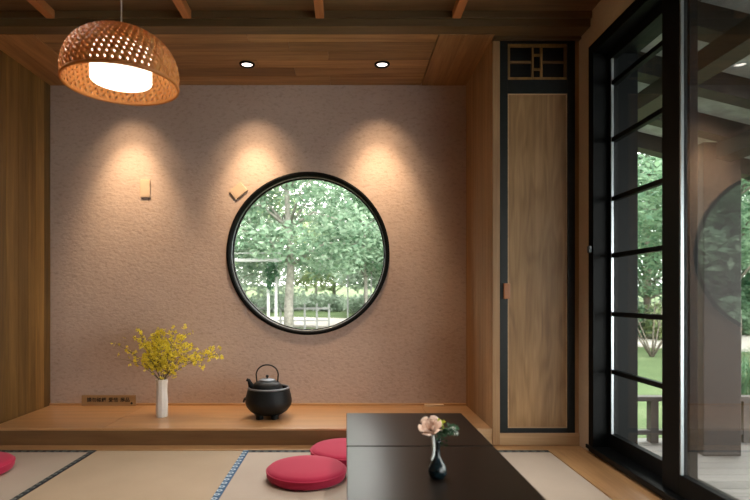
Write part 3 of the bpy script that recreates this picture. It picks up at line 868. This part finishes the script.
# ------------------------------------------------------------------ veranda
deck = bmesh.new()
y = 4.85
while y > -2.6:
    box(deck, 1.74, 6.5, y-0.138, y, -0.39, -0.35, bev=0.003); y -= 0.142
struct('deck', deck, M['deck'])
rl = thing('deck_railing', 'low dark wooden railing along the far edge of the deck outside', 'railing', (4.0, 4.72, -0.35))
obj('top_rail', B((1.78, 6.5, 4.67, 4.77, 0.02, 0.06), bev=0.004), M['deckrail'], rl)
obj('bottom_rail', B((1.78, 6.5, 4.69, 4.75, -0.28, -0.24), bev=0.004), M['deckrail'], rl)
for x in (1.82, 2.73, 3.55, 4.40, 5.25, 6.1):
    obj('post', B((x-0.035, x+0.035, 4.685, 4.755, -0.35, 0.02), bev=0.004), M['deckrail'], rl)
p = obj('veranda_pillar', B((2.90, 3.21, 4.30, 4.56, -0.35, 2.20), bev=0.01), M['pillar'], org=(3.06, 4.43, -0.35))
tag(p, 'broad dark brown pillar on the deck seen through the right glass door', 'pillar')

def zr(x): return 2.60 - 0.25*(x-1.5)
def slab(bm, xa, xb, ya, yb, off, th):
    vs = [bm.verts.new((x, y, zr(x)+o)) for o in (off, off+th) for x, y in ((xa, ya), (xb, ya), (xb, yb), (xa, yb))]
    for f in ((0, 3, 2, 1), (4, 5, 6, 7), (0, 1, 5, 4), (1, 2, 6, 5), (2, 3, 7, 6), (3, 0, 4, 7)):
        bm.faces.new([vs[i] for i in f])
bm = bmesh.new(); slab(bm, 1.74, 4.4, -2.6, 4.9, 0.10, 0.05)
rf = struct('eaves', bm, M['eave'])
for yr in (4.80, 4.20, 3.60, 3.0, 2.4, 1.8, 1.2, 0.6, 0.0, -0.6, -1.2, -1.8, -2.4):
    bm = bmesh.new(); slab(bm, 1.74, 4.4, yr-0.06, yr+0.06, -0.04, 0.14); obj('rafter', bm, M['rafter'], rf)
bm = bmesh.new(); slab(bm, 2.1, 2.2, -2.6, 4.86, -0.16, 0.12); obj('purlin', bm, M['rafter'], rf)
bm = bmesh.new(); slab(bm, 3.0, 3.12, -2.6, 4.86, -0.16, 0.12); obj('purlin', bm, M['rafter'], rf)

# ------------------------------------------------------------------ garden
def gz(y): return -0.62 + 0.045*max(0.0, y-4.5)
bm = bmesh.new()
g = [[bm.verts.new((x, y, gz(y) + (0.05*math.sin(x*1.3+y*.7) if y > 6 else 0))) for x in range(-40, 61, 2)] for y in [-6, 0, 4.5]+list(range(6, 71, 2))]
for A, C_ in zip(g, g[1:]):
    for j in range(len(A)-1):
        f = bm.faces.new((A[j], A[j+1], C_[j+1], C_[j])); f.smooth = True
struct('ground', bm, M['lawn'])
bm = bmesh.new()
def strip_path(pts, w):
    prev = None
    for x, y in pts:
        row = [bm.verts.new((x, y+d, gz(y+d)+0.07)) for d in (-w, w)]
        low = [bm.verts.new((x, y+d, gz(y+d)-0.05)) for d in (-w, w)]
        if prev:
            bm.faces.new((prev[0][0], row[0], row[1], prev[0][1]))
            bm.faces.new((prev[1][0], low[0], row[0], prev[0][0]))
            bm.faces.new((prev[0][1], row[1], low[1], prev[1][1]))
        prev = (row, low)
strip_path([(-14, 19), (-6, 19.2), (-2, 18.6), (1, 17.8), (4, 16), (8, 13.4), (14, 12.3), (24, 12.2)], 1.5)
struct('garden_path', bm, M['path'])

def leaves_mesh(name, clusters, n, size, mat, parent, seed, flat=0.5):
    """n small pointed leaves scattered through ellipsoid clusters (cx,cy,cz,rx,ry,rz)"""
    r = np.random.default_rng(seed)
    C = np.array(clusters, float)
    vol = (C[:, 3]*C[:, 4]*C[:, 5])**0.75; pick = r.choice(len(C), n, p=vol/vol.sum())
    d = r.normal(size=(n, 3)); d /= np.linalg.norm(d, axis=1, keepdims=True)
    rad = r.uniform(0.25, 1.0, (n, 1))**0.55
    P = C[pick, :3] + d*rad*C[pick, 3:] + r.normal(size=(n, 3))*size*0.5
    nz = r.normal(size=(n, 3))*flat + np.array([0, -0.25, 1.0]); nz /= np.linalg.norm(nz, axis=1, keepdims=True)
    u = np.cross(nz, r.normal(size=(n, 3))); u /= np.linalg.norm(u, axis=1, keepdims=True)
    w = np.cross(nz, u)
    s = size*r.uniform(0.6, 1.3, (n, 1))
    P = P - np.array(root_loc(parent))
    V = np.stack([P-u*s, P+w*s*0.45+nz*s*0.1, P+u*s, P-w*s*0.45+nz*s*0.1], axis=1).reshape(-1, 3)
    me = bpy.data.meshes.new(name)
    me.vertices.add(4*n); me.vertices.foreach_set('co', V.ravel())
    me.loops.add(4*n); me.loops.foreach_set('vertex_index', np.arange(4*n, dtype=np.int32))
    me.polygons.add(n); me.polygons.foreach_set('loop_start', np.arange(0, 4*n, 4, dtype=np.int32))
    me.polygons.foreach_set('loop_total', np.full(n, 4, dtype=np.int32))
    me.update(calc_edges=True); me.validate()
    return link(name, me, mat, parent)

def tree(label, x, y, h, spread, base, n, size, fol, bark, seed, tr=0.12, pads=14, lean=0.0, group=None, name='garden_tree', cat='tree'):
    r = random.Random(seed); z0 = gz(y)-0.02
    t = thing(name, label, cat, (x, y, z0), group)
    bm = bmesh.new()
    pts = [Vector((x + lean*k/6 + (r.uniform(-.06, .06)*h/6 if 0 < k else 0), y + (r.uniform(-.05, .05)*h/6 if k else 0), z0 + h*0.92*k/6)) for k in range(7)]
    tube(bm, pts, [tr*(1-0.13*k) for k in range(7)], 10)
    cl = []
    for i in range(pads):
        u = (i+0.5)/pads
        zz = z0 + base + (h-base)*u
        k = min(5, int((zz-z0)/(h*0.92)*6)); st = pts[max(1, k)]
        ang = i*2.4 + r.uniform(-.5, .5)
        rr = spread*(1-0.55*u)*r.uniform(0.35, 0.95)
        c = Vector((x+lean*u+rr*math.cos(ang), y+rr*math.sin(ang), zz))
        tube(bm, [st, st.lerp(c, .5)+Vector((0, 0, .05*h)), c], [tr*0.35, tr*0.22, tr*0.08], 6)
        sr = spread*r.uniform(0.36, 0.6)*(1-0.3*u)
        cl.append((c.x, c.y, c.z, sr, sr, sr*r.uniform(.35, .55)))
    obj('trunk', bm, bark, t)
    leaves_mesh('foliage', cl, n, size, fol, t, seed)
    return t

GB = 'trees behind the round window'
tree('large tree with a grey trunk standing left of the round window centre', -1.52, 14.0, 6.4, 2.7, 2.0, 14000, 0.085, M['fol_main'], M['barkg'], 101, 0.135, 24)
tree('pale leafy tree at the left of the round window', -3.6, 15.5, 6.2, 2.2, 0.9, 8500, 0.085, M['fol_haze'], M['barkg'], 102, 0.09, 20)
tree('deep green spreading tree right of the grey trunk', 0.6, 17.0, 5.2, 2.4, 1.9, 6500, 0.10, M['fol_mid'], M['barkg'], 103, 0.08, 16)
tree('bushy pale tree at the lower right of the round window', 1.4, 21.0, 4.4, 2.3, 1.3, 8500, 0.11, M['fol_haze'], M['barkg'], 104, 0.09, 14)
for i, (x, y, h, s, m) in enumerate([(-6.2, 23, 6, 2.8, 'fol_haze'), (-3.2, 25, 6.5, 3.0, 'fol_yel'), (-0.6, 27, 5.0, 2.6, 'fol_haze'), (3.4, 25, 6.0, 2.8, 'fol_mid'),
                                     (-1.9, 33, 8.0, 3.6, 'fol_haze'), (2.0, 35, 6.2, 3.4, 'fol_yel'), (-6.5, 34, 9, 4, 'fol_mid'), (6.5, 31, 8, 3.6, 'fol_haze')]):
    tree('pale garden tree in the hazy background of the round window', x, y, h, s, 1.3, 5000, 0.14, M[m], M['barkg'], 120+i, 0.10, 14, group=GB)
GR = 'trees beyond the glass doors'
tree('mid green tree seen through the far glass door', 8.3, 14.6, 6.8, 2.6, 0.9, 14000, 0.09, M['fol_mid'], M['barkd'], 151, 0.10, 24, group=None)
for i, (x, y, h, s, m) in enumerate([(6.6, 17.5, 7, 3, 'fol_mid'), (10.8, 17.5, 8.5, 3.2, 'fol_deep'), (12.8, 15.5, 8, 3.2, 'fol_mid'), (15.6, 19, 9, 3.6, 'fol_deep'),
                                     (12.5, 22, 10, 4, 'fol_mid'), (17.5, 23.5, 10, 4, 'fol_haze'), (8.5, 23, 9, 3.8, 'fol_haze'), (21, 18, 9, 4, 'fol_deep'), (22, 25, 11, 4.5, 'fol_mid')]):
    tree('green garden tree standing back beyond the deck railing', x, y, h, s, 0.6, 7000, 0.13, M[m], M['barkd'], 160+i, 0.12, 18, group=GR)
tree('tree with a bare brown trunk seen through the right glass door', 7.36, 10.0, 5.2, 2.3, 2.2, 9000, 0.085, M['fol_mid'], M['barkd'], 181, 0.075, 18)
for i, (x, y, h, s, m) in enumerate([(-7.5, 12.5, 6, 2.6, 'fol_main'), (-10.5, 15.5, 7, 3, 'fol_main'), (-14.0, 20, 9, 3.8, 'fol_main'), (-11.5, 11.5, 6.5, 2.8, 'fol_main'), (-16, 15.5, 8, 3.5, 'fol_main'), (-19, 22, 10, 4.2, 'fol_main'), (-22, 29, 12, 5, 'fol_main'), (-15, 29, 11, 4.5, 'fol_main'), (-9.5, 21, 8.5, 3.5, 'fol_main')]):
    tree('deep green garden tree at the far left outside, mirrored in the door glass', x, y, h, s, 0.4, 15000, 0.19, M[m], M['barkd'], 190+i, 0.11, 18, group='trees mirrored in the glass')
# low hedge line
for i in range(9):
    x = -9 + i*2.0; y = 24.0 + 0.5*math.sin(i*2.1)
    t = thing('hedge_bush', 'low rounded green bush at the far side of the path', 'bush', (x, y, gz(y)), 'bushes along the path')
    leaves_mesh('foliage', [(x, y, gz(y)+0.35, 1.15, 0.8, 0.42)], 1700, 0.10, M['fol_haze'], t, 300+i, 0.9)
for i, (x, y) in enumerate(((7.0, 13.9), (8.6, 13.4), (10.6, 14.6), (12.2, 13.9), (14.2, 14.5), (16.2, 14.2))):
    t = thing('hedge_bush', 'low yellow-green bush beyond the lawn on the right', 'bush', (x, y, gz(y)), 'bushes beyond the lawn')
    leaves_mesh('foliage', [(x, y, gz(y)+0.5, 1.1, 0.7, 0.6)], 2600, 0.085, M['fol_yel' if i % 2 else 'fol_mid'], t, 330+i, 0.9)
# leafless young shrub
x, y = 6.35, 11.0
r = random.Random(77)
bm = bmesh.new()
for k in range(7):
    a = k*0.9; d = Vector((math.cos(a)*.28, math.sin(a)*.15, 0))
    b0 = Vector((x, y, gz(y)-0.02)); m1 = b0 + Vector((d.x, d.y, .45)); e = b0 + Vector((d.x*2.4, d.y*2.4, r.uniform(.85, 1.25)))
    tube(bm, [b0, m1, e], [.022, .015, .005], 6)
    for _ in range(3):
        s = m1.lerp(e, r.uniform(.1, .8)); tube(bm, [s, s+Vector((r.uniform(-.3, .3), r.uniform(-.15, .15), r.uniform(.15, .35)))], [.009, .003], 5)
sh = obj('bare_shrub', bm, M['barkd'], org=(x, y, gz(y)))
tag(sh, 'leafless thin-branched shrub on the lawn seen through the far glass door', 'shrub')
# strappy clumps by the railing
def clump(label, x, y, seed, h=0.95, n=90, group=None):
    r = random.Random(seed); bm = bmesh.new(); z0 = gz(y)-0.02
    for _ in range(n):
        a = r.uniform(0, 2*PI); o_ = r.uniform(.35, 1.0); hh = h*r.uniform(.6, 1.0)
        d = Vector((math.cos(a), math.sin(a), 0)); g_ = Vector((-d.y, d.x, 0)); prev = None
        b0 = Vector((x+r.gauss(0, .1), y+r.gauss(0, .1), z0))
        for k in range(5):
            u = k/4; p = b0 + d*(o_*u**1.6*0.75) + Vector((0, 0, hh*(u - 0.45*o_*u**3))); w = 0.016*(1-u)+0.001
            row = [bm.verts.new(p-g_*w), bm.verts.new(p+g_*w+Vector((0, 0, .003)))]
            if prev: bm.faces.new((prev[0], prev[1], row[1], row[0]))
            prev = row
    t = thing('strappy_plant', label, 'plant', (x, y, z0), group)
    obj('blades', bm, M['fol_deep'], t)
GP = 'strap-leaved plants past the railing'
for i, (x, y, h) in enumerate(((5.55, 7.6, .95), (6.2, 7.9, 1.0), (6.9, 8.2, .95), (6.1, 8.8, .9))):
    clump('spiky strap-leaved green plant past the railing through the right door', x, y, 400+i, h, 90, GP)

# white arbour, hanging fern and small canopy in the garden
ab = thing('garden_arbour', 'white arbour of thin posts and a crossbeam left of the grey trunk', 'arbour', (-1.75, 13.2, gz(13.2)))
zb = gz(13.2)
obj('crossbeam', B((-3.42, -1.58, 13.15, 13.25, 1.80, 1.88), (-3.42, -1.58, 13.17, 13.23, 2.0, 2.03), bev=0.01), M['postw'], ab)
for x in (-1.93, -1.74):
    obj('post', B((x-0.035, x+0.035, 13.165, 13.235, zb, 1.80), bev=0.006), M['postw'], ab)
obj('post', B((-3.395, -3.325, 13.165, 13.235, zb, 1.80), bev=0.006), M['postw'], ab)
t = thing('hanging_plant', 'dark green plant hanging from the white arbour beam', 'plant', (-1.83, 13.1, 1.8))
leaves_mesh('foliage', [(-1.83, 13.1, 1.58, .16, .12, .22), (-1.86, 13.1, 1.28, .09, .08, .22)], 420, 0.05, M['fol_deep'], t, 440, 1.0)
cn = thing('garden_canopy', 'small white canopy among the trees at the right of the round window', 'canopy', (0.42, 18.4, gz(18.4)))
bm = bmesh.new()
vs_ = [bm.verts.new(p) for p in ((0.0, 18.0, 2.20), (0.95, 18.0, 2.10), (0.95, 19.0, 2.10), (0.0, 19.0, 2.20), (0.25, 18.5, 2.42), (0.7, 18.5, 2.38))]
for f in ((0, 1, 5, 4), (1, 2, 5), (2, 3, 4, 5), (3, 0, 4), (0, 3, 2, 1)): bm.faces.new([vs_[i] for i in f])
obj('roof', bm, M['postw'], cn)
for x in (0.06, 0.88):
    obj('post', B((x-0.025, x+0.025, 18.48, 18.53, gz(18.4), 2.16)), M['postw'], cn)
# low white fence behind the trunk
fn = thing('garden_fence', 'low pale fence on the far lawn below the round window trees', 'fence', (-1.6, 16.4, gz(16.4)))
zf = gz(16.4)
obj('rail', B((-3.2, -0.5, 16.38, 16.42, zf+0.62, zf+0.68), (-3.2, -0.5, 16.38, 16.42, zf+0.25, zf+0.30)), M['postw'], fn)
for k in range(8):
    x = -3.15 + k*0.375
    obj('post', B((x-0.03, x+0.03, 16.37, 16.43, zf-0.02, zf+0.8)), M['postw'], fn)

# ------------------------------------------------------------------ light
w = bpy.data.worlds.new('sky'); scn.world = w; w.use_nodes = True
bg = w.node_tree.nodes['Background']; bg.inputs[0].default_value = (1.0, 0.965, 0.94, 1); bg.inputs[1].default_value = 6.0
sun = bpy.data.lights.new('sun', 'SUN'); sun.energy = 1.5; sun.angle = math.radians(12); sun.color = (1, 0.97, 0.9)
so = bpy.data.objects.new('sun', sun); COL.objects.link(so)
so.rotation_euler = Vector((0.25, 0.62, -0.75)).to_track_quat('-Z', 'Y').to_euler()
# added fill spots under the room ceiling, out of view and without fixtures
for x, y, e in ((-1.45, 2.2, 52), (-0.25, 2.3, 58), (0.75, 2.1, 85), (-1.45, 0.9, 12), (0.3, 0.9, 12)):
    spot((x, y, ZM-0.02), (x, y, 0), e, 86, 1.0, (1, 0.89, 0.79), 0.06)

# ------------------------------------------------------------------ camera
cam = bpy.data.cameras.new('camera'); co = bpy.data.objects.new('camera', cam); COL.objects.link(co)
co.location = (0, 0, EYE); co.rotation_euler = (PI/2, 0, 0)
cam.sensor_fit = 'HORIZONTAL'; cam.sensor_width = 36.0; cam.lens = 36.0*F/750
cam.shift_x = (375-346)/750; cam.shift_y = (296-250)/750
cam.clip_start = 0.05; cam.clip_end = 300
cam.dof.use_dof = True; cam.dof.focus_distance = 3.75; cam.dof.aperture_fstop = 2.4
scn.camera = co

vs = scn.view_settings
vs.view_transform = 'Standard'; vs.look = 'None'; vs.exposure = 0.75; vs.gamma = 1.0; vs.use_curve_mapping = False
scn.cycles.use_denoising = True
scn.cycles.max_bounces = 10; scn.cycles.diffuse_bounces = 4; scn.cycles.glossy_bounces = 4; scn.cycles.transparent_max_bounces = 24
scn.cycles.sample_clamp_indirect = 6.0
